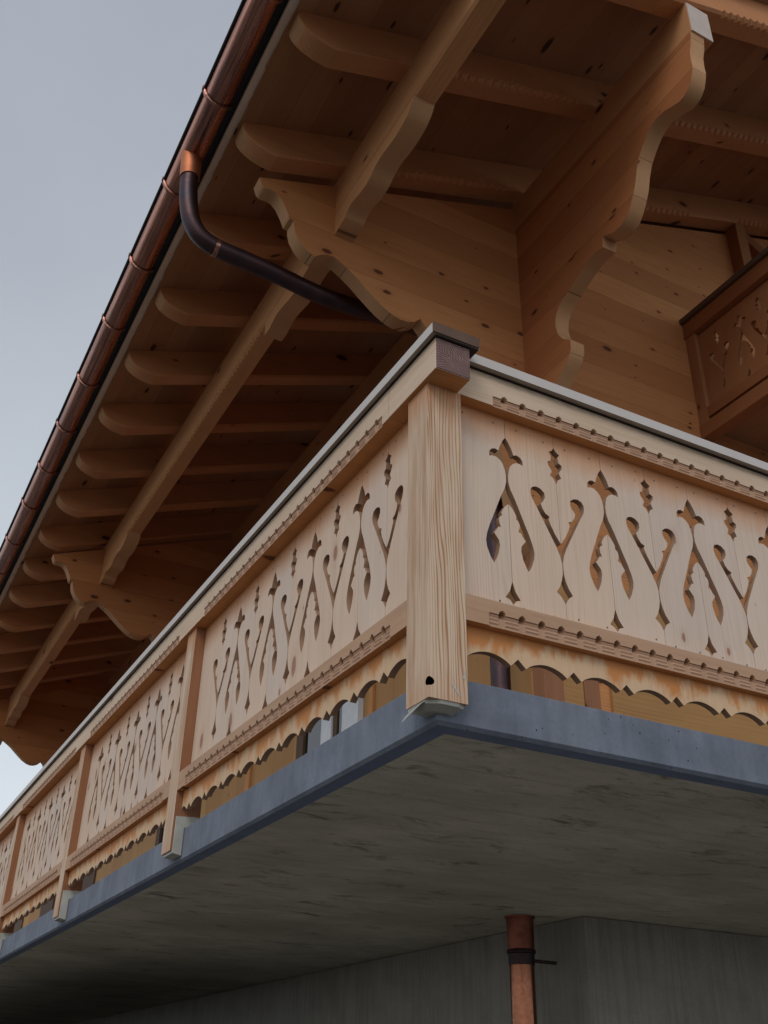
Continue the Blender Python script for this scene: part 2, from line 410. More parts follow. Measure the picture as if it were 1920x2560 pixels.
# walls
bm = bmesh.new(); prism(bm, [(XW, -.001), (15, -.001), (15, zb(3)-.05), (RIDGE, zb(RIDGE)-.05), (XW, zb(XW)-.05)], 'Y', YW, YW+.18)
gable = obj('gable_wall', bm, M['logX'], house)
bm = bmesh.new(); prism(bm, [(XW+.2, zb(XW)-.3), (15, zb(XW)-.3), (15, zb(3)), (RIDGE, zt(RIDGE)), (XW+.2, zt(XW+.2))], 'Y', YW+.185, YW+.25)
obj('gable_infill', bm, M['logX'], house)
bm = bmesh.new()
side = obj('side_wall', B(XW, XW+.18, YW+.182, HY, 2.6, 6.341), M['logY'], house)
# ground floor side wall with joinery, seen in the gap below the railing
gf = obj('ground_floor_wall', B(XW+.004, XW+.18, YW+.182, 29.8, .001, 2.598), M['ply'], house)
obj('wall_batten', B(XW-.03, XW+.002, 5.97, 6.06, .01, 2.59), M['under'], house)
fr = obj('window_frame', B(XW-.06, XW+.003, 6.24, 6.62, .01, 2.62), M['white'], house)
obj('pane', B(XW-.035, XW-.005, 6.63, 6.76, .01, 2.62), M['glass'], fr)
obj('window_frame', B(XW-.05, XW+.003, 6.765, 6.86, .01, 2.62), M['darkwood'], house)
obj('window_frame', B(XW-.07, XW+.003, 6.865, 7.13, .01, 2.62), M['white'], house)
df = obj('door_frame', B(XW-.06, XW+.003, 7.635, 7.83, .01, 2.62), M['darkwood'], house)
obj('door_panel', B(XW-.03, XW+.003, 7.14, 7.63, .01, 2.62), M['glass'], df)
obj('wall_batten', B(XW-.03, XW+.002, 9.4, 9.55, .01, 2.59), M['under'], house)
df = obj('door_frame', B(XW-.06, XW+.003, 13.11, 13.3, .01, 2.62), M['darkwood'], house)
obj('door_panel', B(XW-.03, XW+.003, 12.2, 13.1, .01, 2.62), M['glass'], df)
for y in (17.3, 20.8, 24.2): obj('door_panel', B(XW-.03, XW+.003, y, y+1.3, .01, 2.62), M['darkwood'], house)
obj('corner_post', B(XW-.035, XW+.15, YW-.03, YW+.11, .005, 2.9), M['post_side'], house)
obj('wall_batten', B(3.22, 3.37, YW-.035, YW-.002, .005, 2.6), M['post_side'], house)
obj('added_gable_shade_sheet', B(3.5, 12, YW-.03, YW-.001, .004, 2.5), M['ply2'], house)  # sheet added over the gable wall to carry the painted shade
obj('added_gable_shade_sheet', B(3.022, 3.215, YW-.028, YW-.001, .004, 2.5), M['ply2'], house)
# concrete basement
obj('basement_wall', B(3.05, 15, 3.08, 30, -3.2, -.1885), M['cwall'], house)

# log brackets (consoles) under the eave purlin
C1 = [(.14, zb(.14)-.09), (.165, 5.53), (.196, 5.50), (.26, 5.505), (.309, 5.494), (.355, 5.45), (.385, 5.40), (.42, 5.33), (.445, 5.262), (.485, 5.258),
      (.49, 5.20), (.51, 5.12), (.565, 5.03), (.64, 4.965), (.706, 4.935), (.75, 4.978), (.81, 5.01), (.87, 5.02), (.93, 5.0), (1.02, 4.945), (1.11, 4.88),
      (1.19, 4.81), (1.28, 4.735), (1.37, 4.665), (1.47, 4.61), (1.55, 4.59), (1.62, 4.595), (1.69, 4.625), (1.752, 4.685), (1.80, 4.63), (1.83, 4.55),
      (1.95, 4.36), (2.15, 4.22), (2.35, 4.05), (2.5, 3.75), (2.62, 3.3), (2.7, 2.8), (2.87, 2.62), (2.87, zb(2.87)-.09)]
for i, y in enumerate((YW, 11.2, 18.9)):
    bm = bmesh.new(); prism(bm, C1, 'Y', y+.001, y+.145, 0, 1)
    c = obj('eave_bracket', bm, [M['logX'], M['logEdge']], house, smooth='auto')
C2 = [(.58, 6.342), (.60, 6.22), (.627, 6.14), (.635, 6.03), (.632, 5.96), (.645, 5.90), (.675, 5.82), (.72, 5.765), (.77, 5.74), (.83, 5.735), (.92, 5.775), (1.00, 5.81), (1.08, 5.822), (1.15, 5.80),
      (1.205, 5.76), (1.27, 5.695), (1.345, 5.60), (1.39, 5.49), (1.427, 5.36), (1.47, 5.27), (1.525, 5.18), (1.58, 5.12), (1.66, 5.085), (1.76, 5.10), (1.88, 5.165),
      (1.90, 5.06), (1.99, 5.075), (2.09, 5.065), (2.2, 5.035), (2.30, 4.99), (2.40, 4.95), (2.48, 4.92), (2.545, 4.88), (2.59, 4.82), (2.61, 4.76), (2.61, 4.69), (2.59, 4.60), (2.53, 4.50), (2.43, 4.42),
      (2.435, 4.32), (2.47, 4.255), (2.56, 4.185), (2.66, 4.11), (2.8, 3.95), (3.0, 3.75), (YW-.001, 3.6), (YW-.001, 6.342)]
bm = bmesh.new(); prism(bm, C2, 'X', XW-.001, XW+.145, 0, 1)
obj('gable_bracket', bm, [M['logY'], M['logEdge']], house, smooth='auto')

# purlins with a chip-carved lower edge
def carved(bm, s0, s1, frame, w, h0, h1, ch, notch_ranges, pitch=.085, depth=.022, step=.3):
    """beam lofted along s. frame(s,a,b) -> point; a = 0..w across, b(s) from h0(s) to h1(s). edge (a=0,b=h0) is chamfered"""
    ss = set(); s = s0
    while s < s1: ss.add(round(s, 4)); s += step
    ss.add(s1)
    nts = []
    for a, b in notch_ranges:
        k = a
        while k < b:
            nts.append(k); k += pitch
    for k in nts:
        for d in (-.022, -.014, 0, .012, .02): ss.add(round(k+d, 4))
        for d in (-.03, .03): ss.add(round(k+d, 4))
    rings = []
    for s in sorted(ss):
        c = ch
        for k in nts:
            if abs(s-k) < .021: c = ch + depth*(1-(abs(s-k)/.022)**2)
        b0, b1 = h0(s), h1(s)
        c = min(c, (b1-b0)*.4)
        rings.append([frame(s, 0, b1), frame(s, 0, b0+c), frame(s, c, b0), frame(s, w, b0), frame(s, w, b1)])
    return loft(bm, rings)
YEND = 20.3
bm = bmesh.new()
carved(bm, .5, YEND, lambda s, a, b: (.874+a, s, b), .19, lambda s: 5.53, lambda s: 5.965, .022,
       [(4.9, 10.0), (12.6, 17.6)])
obj('eave_purlin', bm, M['purlin'], house)
wp = obj('wall_purlin', B(XW+.001, 3.11, .572, YEND, 6.343, zb(XW)-.004), M['purlin'], house, bevel=.004)
obj('purlin_end', B(XW+.003, 3.108, .566, .573, 6.346, zb(XW)-.007), M['purlin_end'], wp)
SD = [(1.68, 5.531), (1.70, 5.48), (1.78, 5.42), (1.88, 5.375), (1.98, 5.36), (2.08, 5.38), (2.2, 5.42), (2.30, 5.41), (2.36, 5.38), (2.42, 5.33), (2.49, 5.307), (2.6, 5.33), (2.72, 5.385),
      (2.80, 5.40), (2.86, 5.36), (2.89, 5.31), (2.98, 5.285), (3.172, 5.265)]
SDf = [(3.172, 5.265), (3.45, 5.285), (3.47, 5.31), (3.62, 5.40), (3.78, 5.38), (3.9, 5.32), (4.02, 5.30), (4.12, 5.32), (4.25, 5.365), (4.38, 5.40), (4.46, 5.385), (4.53, 5.34), (4.60, 5.295), (4.70, 5.30), (4.735, 5.33), (4.74, 5.531)]
SD = [(y, z if z > 5.46 else z*.55+.45*(5.40-.13*(y-1.75)/1.42)) for y, z in SD]
SDf = [(y, z if z > 5.46 else z*.55+.45*(5.27+.10*(y-3.17)/1.57)) for y, z in SDf]
for dy in (0, 8.1, 15.8):
    bm = bmesh.new(); prism(bm, [(a+dy, b) for a, b in spline2(SD, 3)[:-1]+spline2(SDf, 3)], 'X', .876, 1.062, 0, 1)
    obj('saddle_block', bm, [M['purlin'], M['logEdge']], house, smooth='auto')
# middle and ridge purlins, further up the slope
for x in (8.2,):
    obj('upper_purlin', B(x, x+.22, .6, YEND, zb(x)-.34, zb(x)-.004), M['purlin'], house, bevel=.004)

# rafters
def tipz(x):
    z0 = zb(x)
    if x < .22:
        t = (x+.12)/.34
        top = zt(-.12)-.03
        q = 5.745-(5.745-5.688)*0
        # quarter-round nose
        zz = top-(top-zb(.22))*math.sqrt(max(0, 1-(1-t)**2))
        return max(z0, zz)
    return z0
RB = []
for k in range(17):
    far = .752 + 1.174*k
    bm = bmesh.new()
    xs = [-.12+.34*(1-math.cos(math.pi/2*i/12)) for i in range(13)]
    w_ = .19
    nr = [(1.35, 2.65)] if k in (0, 1, 2) else []
    if k < 3: nr.append((3.35, 5.3)); nr.append((6.1, 7.9))
    ss = set(round(x, 4) for x in xs) | {.874, 1.2, 2.0, 2.87, 4, 5, 6, 7, 8, RIDGE}
    nts = []
    for a, b in nr:
        q = a
        while q < b: nts.append(q); q += .085
    for q in nts:
        for d in (-.03, -.02, -.008, .01, .018, .03): ss.add(round(q+d, 4))
    rings = []
    for s in sorted(ss):
        c = .012 if s < 1.2 else .024
        for q in nts:
            if abs(s-q) < .021: c = .026+.03*(1-(abs(s-q)/.022)**2)
        b0, b1 = tipz(s), zt(s)-.002
        c = min(c, (b1-b0)*.4)
        rings.append([(s, far-w_, b1), (s, far-w_, b0+c), (s, far-w_+c, b0), (s, far, b0), (s, far, b1)])
    loft(bm, rings)
    def nose(me):
        for p in me.polygons:
            if p.center.x < .1 and p.normal.x < -.62: p.material_index = 1
    obj('rafter', bm, [M['rafter%d' % (k*7 % 3)], M['logEdge']], house, smooth=20, by_normal=nose)
# roof boards with a slightly ragged lower edge, raw counter board, dark covering
Y0R = .47
bm = bmesh.new()
ys = []; y = Y0R
while y < YEND: ys.append(y); y += random.uniform(.04, .16)
ys.append(YEND)
rings = []
for y in ys:
    e = -.147 + random.uniform(-.007, .007)
    rings.append([(e, y, zt(e)), (e, y, zt(e)+.024), (RIDGE, y, zt(RIDGE)+.024), (RIDGE, y, zt(RIDGE))])
loft(bm, rings)
obj('roof_boards', bm, M['boards'], house)
bm = bmesh.new()
prism(bm, [(-.215, zt(-.215)+.026), (.1, zt(.1)+.026), (.1, zt(.1)+.06), (-.215, zt(-.215)+.075)], 'Y', Y0R+.002, YEND-.002)
obj('eave_board', bm, M['raw'], house)
bm = bmesh.new()
prism(bm, [(-.27, zt(-.27)+.085), (RIDGE, zt(RIDGE)+.085), (17.5, zt(RIDGE)+.085-SL*(17.5-RIDGE)), (17.5, zt(RIDGE)+.2-SL*(17.5-RIDGE)), (RIDGE, zt(RIDGE)+.2), (-.27, zt(-.27)+.12)], 'Y', Y0R-.03, YEND+.06)
obj('roof_covering', bm, M['tile'], house)
bm = bmesh.new()
prism(bm, [(.5, zt(.5)+.03), (RIDGE, zt(RIDGE)+.03), (RIDGE, zt(RIDGE)+.082), (.5, zt(.5)+.082)], 'Y', Y0R, YEND)
obj('roof_battens', bm, M['boards'], house)
# gable post and brace high under the roof
obj('gable_post', B(6.04, 6.2, YW-.16, YW-.001, 6.3, zb(6.1)-.002), M['brownZ'], house)
bm = bmesh.new(); prism(bm, [(6.205, 7.93), (6.95, 7.52), (6.95, 7.36), (6.205, 7.77)], 'Y', YW-.12, YW-.001)
obj('gable_brace', bm, M['brown'], house)

# ------------------------------------------------------------ gutter
gut = empty('roof_gutter', (-.37, 10, 5.9), 'long half round copper gutter hanging along the roof eave', 'gutter')
GX, GZ, GR = -.378, 6.04, .122
gy0, gy1 = -.1, YEND
bm = bmesh.new()
n = 22
outer = [(GX+GR*math.cos(math.pi+math.pi*i/n), GZ+GR*math.sin(math.pi+math.pi*i/n)) for i in range(n+1)]
inner = [(GX+(GR-.006)*math.cos(math.pi+math.pi*i/n), GZ+(GR-.006)*math.sin(math.pi+math.pi*i/n)) for i in range(n, -1, -1)]
rings = []
for i in range(0, 41):
    y = gy0+(gy1-gy0)*i/40
    dz = .002*math.sin(i*1.3)
    rings.append([(a, y, b+dz) for a, b in outer+inner])
loft(bm, rings)
gch = obj('gutter_channel', bm, M['copper'], gut, smooth='auto')
bm = tube(bmesh.new(), [(GX-GR-.008, gy0+(gy1-gy0)*i/20, GZ+.012) for i in range(21)], .017, 12)
obj('rolled_rim', bm, M['rubber'], gch, smooth='auto')
for y in (.62, 1.73, 2.83, 3.95, 5.07, 6.12, 7.28, 8.38, 9.49, 10.6, 11.85, 13.0, 14.1, 15.2, 16.3, 17.4, 18.5, 19.6):
    bm = bmesh.new()
    pr = []
    for i in range(n+1):
        a = math.pi+math.pi*i/n
        pr.append([(GX+(GR+.003)*math.cos(a), y-.02, GZ+(GR+.003)*math.sin(a)), (GX+(GR+.019)*math.cos(a), y-.014, GZ+(GR+.019)*math.sin(a)),
                   (GX+(GR+.019)*math.cos(a), y+.014, GZ+(GR+.019)*math.sin(a)), (GX+(GR+.003)*math.cos(a), y+.02, GZ+(GR+.003)*math.sin(a))])
    loft(bm, pr)
    box(bm, GX-GR-.032, GX-GR-.004, y-.014, y+.014, GZ, GZ+.035)
    obj('gutter_bracket', bm, M['copper'], gut, smooth='auto')

# ------------------------------------------------------------ roof downpipe
dp = empty('downpipe', (2.66, 3.4, 0), 'dark oxidised copper downpipe bending from the gutter back towards the house wall', 'pipe')
bm = tube(bmesh.new(), [(-0.387, 3.5, 5.97), (-0.383, 3.5, 5.90), (-0.375, 3.5, 5.700)], [.098, .092, .088], 24)
obj('outlet_sleeve', bm, M['copper_outlet'], dp, smooth='auto')
path = smooth_path([(-0.375, 3.5, 5.73), (-0.365, 3.5, 5.533), (-0.327, 3.5, 5.307), (-0.274, 3.5, 5.165), (-0.187, 3.5, 5.066), (-0.035, 3.5, 5.013), (0.206, 3.5, 4.997), (0.549, 3.5, 4.968), (1.062, 3.5, 4.916), (1.9, 3.46, 4.93), (2.3, 3.43, 4.87), (2.52, 3.41, 4.78), (2.63, 3.4, 4.6), (2.66, 3.4, 4.35), (2.66, 3.4, 3.9)], 5)
path.append(Vector((2.66, 3.4, 0.002)))
obj('pipe_run', tube(bmesh.new(), path, .08, 22), M['copper_dark'], dp, smooth='auto')
for a, b in (((-0.0711, 3.5, 5.0154), (-0.035, 3.5, 5.013)), ((0.1698, 3.5, 4.9994), (0.1819, 3.5, 4.9986))):
    obj('joint_ring', tube(bmesh.new(), [a, b], .0835, 22), M['copper'] if a[0] < 0 else M['copper_dark'], dp, smooth='auto')
# ------------------------------------------------------------ pipe below the slab
lp = empty('basement_pipe', (2.72, 3.37, -2.9), 'shiny copper drain pipe with dark sleeve dropping below the concrete slab', 'pipe')
PX, PY = 2.715, 3.37
obj('upper_sleeve', tube(bmesh.new(), [(PX, PY, -.187), (PX, PY, -.197), (PX, PY, -.199), (PX, PY, -.42)], [.108, .106, .096, .093], 28), M['copper_sleeve'], lp, smooth='auto')
obj('sleeve_collar', tube(bmesh.new(), [(PX, PY, -.40), (PX, PY, -.406), (PX, PY, -.424), (PX, PY, -.43), (PX, PY, -.50)], [.094, .101, .101, .091, .09], 28), M['copper_dark'], lp, smooth='auto')
obj('pipe_clip', tube(bmesh.new(), [(PX+.05, PY-.04, -.47), (PX+.24, PY-.07, -.475)], .012, 10), M['copper_dark'], lp, smooth='auto')
obj('pipe_run', tube(bmesh.new(), [(PX, PY, -.49), (PX, PY, -2.95)], .086, 28), M['copper_new'], lp, smooth='auto')

# ------------------------------------------------------------ balcony slab
sb = empty('balcony_slab', (.07, .07, -.18), 'cantilevered bare concrete balcony slab with blue grey painted edge', 'slab')
SX, SY, Z1 = .07, .068, -.1845
YS = 30
bm = bmesh.new()
prism(bm, [(SX, SY), (15, SY), (15, YS), (SX, YS)], 'Z', Z1+.012, -.0005)
se = obj('slab_edge', bm, M['slab'], sb, bevel=.003)
def frus(bm, in0, z0, in1, z1):
    # chamfer ring around the outer L edges, from (inset in0,z0) to (inset in1,z1)
    A = [(SX+in0, YS, z0), (SX+in0, SY+in0, z0), (15, SY+in0, z0)]
    Bq = [(SX+in1, YS, z1), (SX+in1, SY+in1, z1), (15, SY+in1, z1)]
    va = [bm.verts.new(p) for p in A]; vb = [bm.verts.new(p) for p in Bq]
    for i in range(2): bm.faces.new((va[i], va[i+1], vb[i+1], vb[i]))
bm = bmesh.new(); frus(bm, 0, Z1+.012, .012, Z1)
obj('edge_chamfer', bm, M['slab'], se)
bm = bmesh.new(); frus(bm, .012, Z1, .085, Z1)
obj('drip_strip', bm, M['strip'], se)
bm = bmesh.new()
prism(bm, [(SX+.0855, SY+.0855), (15, SY+.0855), (15, YS), (SX+.0855, YS)], 'Z', Z1+.0005, Z1+.011)
obj('soffit', bm, M['soffit'], sb)

# ------------------------------------------------------------ railing
rail = empty('balcony_railing', (0, 0, 0), 'pale new pine balcony railing with fretwork boards and notched rails round the corner', 'railing')
AR = [(0, 1.1347), (.0135, 1.1145), (.0285, 1.084), (.0375, 1.0565), (.054, 1.0625), (.072, 1.056), (.083, 1.040), (.084, 1.0165), (.0702, 1.022), (.0503, 1.0225), (.0298, 1.010), (.018, .995), (.0095, .971), (.0045, .944),
      (.0045, .912), (.0135, .8774), (.0346, .833), (.0556, .781), (.0763, .7285), (.0965, .680), (.110, .639), (.116, .6075), (.1125, .577), (.0993, .541), (.0817, .5115), (.0685, .536), (.0582, .5605), (.0505, .5985), (.0535, .621), (.076, .650),
      (.062, .669), (.0545, .6825), (.0413, .685), (.0487, .705), (.0494, .722), (.044, .734), (.0325, .7428), (.0357, .7547), (.029, .770), (.0165, .789), (.0, .8041)]
AS = [(0, .4477), (.0120, .4075), (.0345, .3745), (.0135, .367), (0, .350)]
VL = [(0, .6877), (.0246, .7238), (.0435, .7611), (.0540, .788), (.0483, .805), (.068, .8145), (.082, .8342), (.0891, .8568), (.0734, .875), (.065, .8935), (.067, .916), (.0862, .9315), (.1080, .9357), (.1285, .9283), (.1383, .9125), (.1396, .8955),
      (.134, .872), (.1173, .8435), (.0933, .799), (.058, .7316), (.0278, .6744), (.0096, .630), (.0015, .5990), (.001, .5820), (.0022, .5466), (.0089, .516), (.021, .4855), (.0396, .4577), (.0213, .4444), (.0091, .4285), (0, .4108)]
VD = [(0, 1.1673), (.0092, 1.1507), (.0275, 1.1382), (.0175, 1.1215), (.0205, 1.094), (.036, 1.086), (.0365, 1.070), (.0245, 1.053), (.018, 1.0405), (.0287, 1.0165), (.0114, 1.0048), (0, .981)]
TOPZ, BOTZ = 1.26, .262
def half_edge(kind):
    """indentations (depth, z) of one plank edge, from the bottom up; None = plain edge"""
    if kind == 'A': return AS[::-1] + AR[::-1]
    if kind == 'V': return VL[::-1][0:0] + VL[::-1] + VD[::-1]
    return []
def planks(bm, seams, s0, s1, place, t0, t1, dz=0):
    """seams = [(pos, kind)]; place(s,t,z) -> point"""
    E = [(s0, None)] + seams + [(s1, None)]
    for (a, ka), (b, kb) in zip(E, E[1:]):
        g = .0009
        L = [(a+g, BOTZ)] + [(a+g+max(d, 0), z) for d, z in half_edge(ka)] + [(a+g, TOPZ)]
        Rr = [(b-g, TOPZ)] + [(b-g-max(d, 0), z) for d, z in half_edge(kb)[::-1]] + [(b-g, BOTZ)]
        pts = L+Rr; n = len(pts)
        va = [bm.verts.new(place(s, t0, z+dz)) for s, z in pts]; vb = [bm.verts.new(place(s, t1, z+dz)) for s, z in pts]
        fa = bm.faces.new(va); fb = bm.faces.new(vb)
        fa.material_index = fb.material_index = random.choice((0, 2, 3)) if dz == 0 else 0
        for i in range(n): bm.faces.new((va[i], va[(i+1) % n], vb[(i+1) % n], vb[i])).material_index = 1
        fa.normal_update(); fb.normal_update(); bmesh.ops.triangulate(bm, faces=[fa, fb])
def screws(bm, seams, s0, s1, place, t):
    E = [s0]+[p for p, k in seams]+[s1]
    for a, b in zip(E, E[1:]):
        for u in (.22, .78):
            for z in (.352, 1.185):
                s = a+(b-a)*u+random.uniform(-.012, .012); zz = z+random.uniform(-.01, .01); r = .0042
                f = [bm.verts.new(place(s+r*math.cos(q*math.pi/4), t-.0008, zz+r*math.sin(q*math.pi/4))) for q in range(8)]
                bm.faces.new(f).material_index = 4
def seq(start, first, count, pitch=.2565):
    k = 'AV' if first == 'A' else 'VA'
    return [(start+i*pitch, k[i % 2]) for i in range(count)]

def rail_mats(f_axis, z0, band):
    def g(me):
        for p in me.polygons:
            if p.normal.z < -.85 and p.center.z < z0+.004: p.material_index = 1
            elif len(me.materials) > 2 and z0 < p.center.z < z0+band*1.02 and p.normal[f_axis] < .3 and abs(p.normal[1-f_axis]) < .35 and p.area < 4e-4*2: p.material_index = 2 if p.normal.z < .9 and (p.center[f_axis] - REFD[f_axis]) > .0028 and (p.center[f_axis] - REFD[f_axis]) < .0085 else 0
            if len(me.materials) > 3 and p.center.z > z0+band*.6 and p.center.z < z0+band*1.15 and (p.center[f_axis] - REFD[f_axis]) > .0075: p.material_index = 3  # tops of the gouges: their shade painted with the dark cut tone
    return g
REFD = [0, 0]
def notched(s0, s1, n0, n1, pitch, place, depth, z0, z1, band, ring_mi=0):
    """rail lofted along s with a reeded, gouged band at its lower front edge. place(s, d, z), d = depth from the front"""
    nts = []
    k = n0+.06
    while n1 and k < n1-.03: nts.append(k); k += pitch
    ss = {s0, s1}
    if n1:
        ss |= {n0, n0+.004, n1, n1-.004}
        for q in nts:
            for d in (-.0155, -.014, -.0115, -.007, 0, .007, .0115, .014, .0155): ss.add(round(q+d, 5))
    T = [0, .07, .14, .20, .27, .34, .41, .48, .55, .62, .69, .76, .82, .87, .90, .96, 1.02, 1.08, 1.13, 1.2]
    rings = []
    for s in sorted(ss):
        near = min(nts, key=lambda q: abs(q-s)) if nts else None
        ds = abs(s-near) if nts else 9
        inr = n1 and n0+.002 < s < n1-.002
        pr = []
        for t in T:
            d = 0
            if inr:
                d = .003 + .004*abs(math.sin(t*math.pi*3.75)) if t < .88 else 0
                if t < .1: d = .006
                if ds < .0150:
                    sc_ = math.sqrt(max(0, 1-(ds/.0155)**2))
                    arch = 1.14 - .30*(1-sc_)
                    if t < arch:
                        u = (arch-t)/arch
                        d = .0035 + sc_*(.026*max(0, 1-u/.42)**.6 + .003)
            pr.append(place(s, d, z0+t*band))
        pr += [place(s, 0, z1), place(s, depth, z1), place(s, depth, z0)]
        rings.append(pr)
    return loft(bmesh.new(), rings)

posts_y = [(2.872, 3.035), (5.69, 5.855), (8.52, 8.685), (11.35, 11.515), (14.15, 14.3)]
XO, PXL, PYR = -.02, .063, .060
# hand rails (the left one runs past the corner and shows its end grain)
bm = bmesh.new()
YB = [(.36, 2.70), (3.17, 5.52), (6.0, 8.36), (8.83, 11.2), (11.66, 14.0)]
prev = .162
segs = []
o = obj('hand_rail', B(XO, .145, -.10, .30, 1.232, 1.39), [M['paleY'], M['under']], rail, bevel=.003, by_normal=rail_mats(0, 1.232, 0))
obj('rail_end_face', B(XO+.003, .142, -.1035, -.1, 1.235, 1.387), M['endgrain'], rail)
edges = [.302]+[.5*(a+b) for a, b in posts_y[:-1]]+[14.3]
for i, (n0, n1) in enumerate(YB):
    bm = notched(edges[i]-.0015 if i else edges[i], edges[i+1]-.0015, n0, n1, .0955, lambda s, d, z: (XO+d, s, z), .165, 1.232, 1.39, .056)
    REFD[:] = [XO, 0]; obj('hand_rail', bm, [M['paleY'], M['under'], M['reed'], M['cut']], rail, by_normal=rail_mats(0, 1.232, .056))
bm = notched(.147, 2.9, .322, 2.68, .0965, lambda s, d, z: (s, d, z), .16, 1.232, 1.39, .056)
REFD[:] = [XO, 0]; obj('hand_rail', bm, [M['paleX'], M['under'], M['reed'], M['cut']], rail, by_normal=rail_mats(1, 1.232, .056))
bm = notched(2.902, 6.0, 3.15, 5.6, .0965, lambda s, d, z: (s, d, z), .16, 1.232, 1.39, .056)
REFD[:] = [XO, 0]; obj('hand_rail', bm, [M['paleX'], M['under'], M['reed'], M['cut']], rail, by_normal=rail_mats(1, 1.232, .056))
# cap flashing
def cap_mat(me):
    for p in me.polygons:
        if p.normal.z < -.8: p.material_index = 1
cf = obj('cap_flashing', B(-.045, .185, -.117, 17.1, 1.397, 1.445), [M['flash'], M['capunder']], rail, by_normal=cap_mat)
obj('cap_seal', B(-.026, .18, -.112, 17.1, 1.3905, 1.3955), M['rubber'], cf)
obj('cap_end', B(-.043, .18, -.125, -.1175, 1.397, 1.4475), M['capend'], cf)
cf = obj('cap_flashing', B(.186, 6.0, -.033, .185, 1.397, 1.445), [M['flash'], M['capunder']], rail, by_normal=cap_mat)
obj('cap_seal', B(.186, 6.0, -.008, .18, 1.3905, 1.3955), M['rubber'], cf)

# lower rails, panels and valances
def valance(bm, s0, s1, nk, place, t0, t1):
    pts = [(s0, .252)]
    low = []
    P = .2588
    k = math.floor((s0-nk)/P)-1
    while nk+k*P < s1+P:
        c = nk+k*P
        seg = [(c, .114), (c+.034, .082)]
        for j in range(1, 10):
            u = j/10; a = c+.034+(P-.068)*u
            seg.append((a, .082+.034*math.sin(math.pi*u)**.75))
        seg.append((c+P-.034, .082))
        low += seg; k += 1
    low = [p for p in low if s0 < p[0] < s1]
    pts = [(s0, .252), (s0, .10)] + low + [(s1, .10), (s1, .252)]
    va = [bm.verts.new(place(s, t0, z)) for s, z in pts]; vb = [bm.verts.new(place(s, t1, z)) for s, z in pts]
    fa = bm.faces.new(va); fb = bm.faces.new(vb); n = len(pts)
    for i in range(n): bm.faces.new((va[i], va[(i+1) % n], vb[(i+1) % n], vb[i]))
    fa.normal_update(); fb.normal_update(); bmesh.ops.triangulate(bm, faces=[fa, fb])
    return bm
LX = lambda s, t, z: (t, s, z)
RX = lambda s, t, z: (s, t, z)
bays = [(.161, 2.871, seq(.452, 'V', 9)), (3.036, 5.689, seq(3.28, 'A', 9, .2575)), (5.856, 8.519, seq(6.16, 'A', 9, .2575)), (8.686, 11.349, seq(8.98, 'A', 9, .2575)), (11.516, 14.149, seq(11.8, 'A', 9, .2575))]
for a, b, sm in bays:
    bm = bmesh.new(); planks(bm, sm, a, b, LX, PXL, PXL+.028); screws(bm, sm, a, b, LX, PXL)
    obj('fretwork_boards', bm, [M['panel0'], M['cut'], M['panel1'], M['panel2'], M['darkwood']], rail, smooth='auto')
    bm = notched(a, b, a+.13, b-.12, .0935, lambda s, d, z: (.0+d, s, z), .13, .205, .311, .06)
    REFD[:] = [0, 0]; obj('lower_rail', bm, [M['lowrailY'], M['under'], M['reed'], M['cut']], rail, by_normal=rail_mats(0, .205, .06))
    obj('valance_board', valance(bmesh.new(), a+.001, b-.001, .413, LX, .040, .070), [M['valance'], M['cut']], rail, by_normal=lambda me: [setattr(p, 'material_index', 1) for p in me.polygons if max(abs(p.normal.x), abs(p.normal.y)) < .9 or p.area < 2e-4 and abs(p.normal.z) > .1])
for a, b, sm in [(.161, 2.9, seq(.419, 'A', 9)), (3.06, 5.9, seq(3.3, 'A', 9))]:
    bm = bmesh.new(); planks(bm, sm, a, b, RX, PYR, PYR+.028); screws(bm, sm, a, b, RX, PYR)
    obj('fretwork_boards', bm, [M['panel0'], M['cut'], M['panel1'], M['panel2'], M['darkwood']], rail, smooth='auto')
    bm = notched(a, b, .262 if a < 1 else 3.2, b-.12, .0914, lambda s, d, z: (s, d, z), .13, .205, .311, .06)
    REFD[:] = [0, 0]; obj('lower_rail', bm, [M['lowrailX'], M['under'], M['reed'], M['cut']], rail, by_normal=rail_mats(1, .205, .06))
    obj('valance_board', valance(bmesh.new(), a+.001, b-.001, .413, RX, .040, .070), [M['valance'], M['cut']], rail, by_normal=lambda me: [setattr(p, 'material_index', 1) for p in me.polygons if max(abs(p.normal.x), abs(p.normal.y)) < .9 or p.area < 2e-4 and abs(p.normal.z) > .1])

# corner post with drilled hole on its arris
bm = B(0, .16, 0, .16, -.121, 1.2315)
cp = obj('railing_post', bm, [M['post'], M['rubber']], rail)
bc = bmesh.new()
tube(bc, [(-.05, -.05, -.062), (.055, .055, -.062)], .0165, 20)
cut = obj('cutter', bc, M['rubber'])
cut.location = (0, 0, 0)
md = cp.modifiers.new('b', 'BOOLEAN'); md.object = cut; md.operation = 'DIFFERENCE'; md.solver = 'EXACT'
dg = bpy.context.evaluated_depsgraph_get()
nm = bpy.data.meshes.new_from_object(cp.evaluated_get(dg))
cp.modifiers.clear(); cp.data = nm
bpy.data.objects.remove(cut)
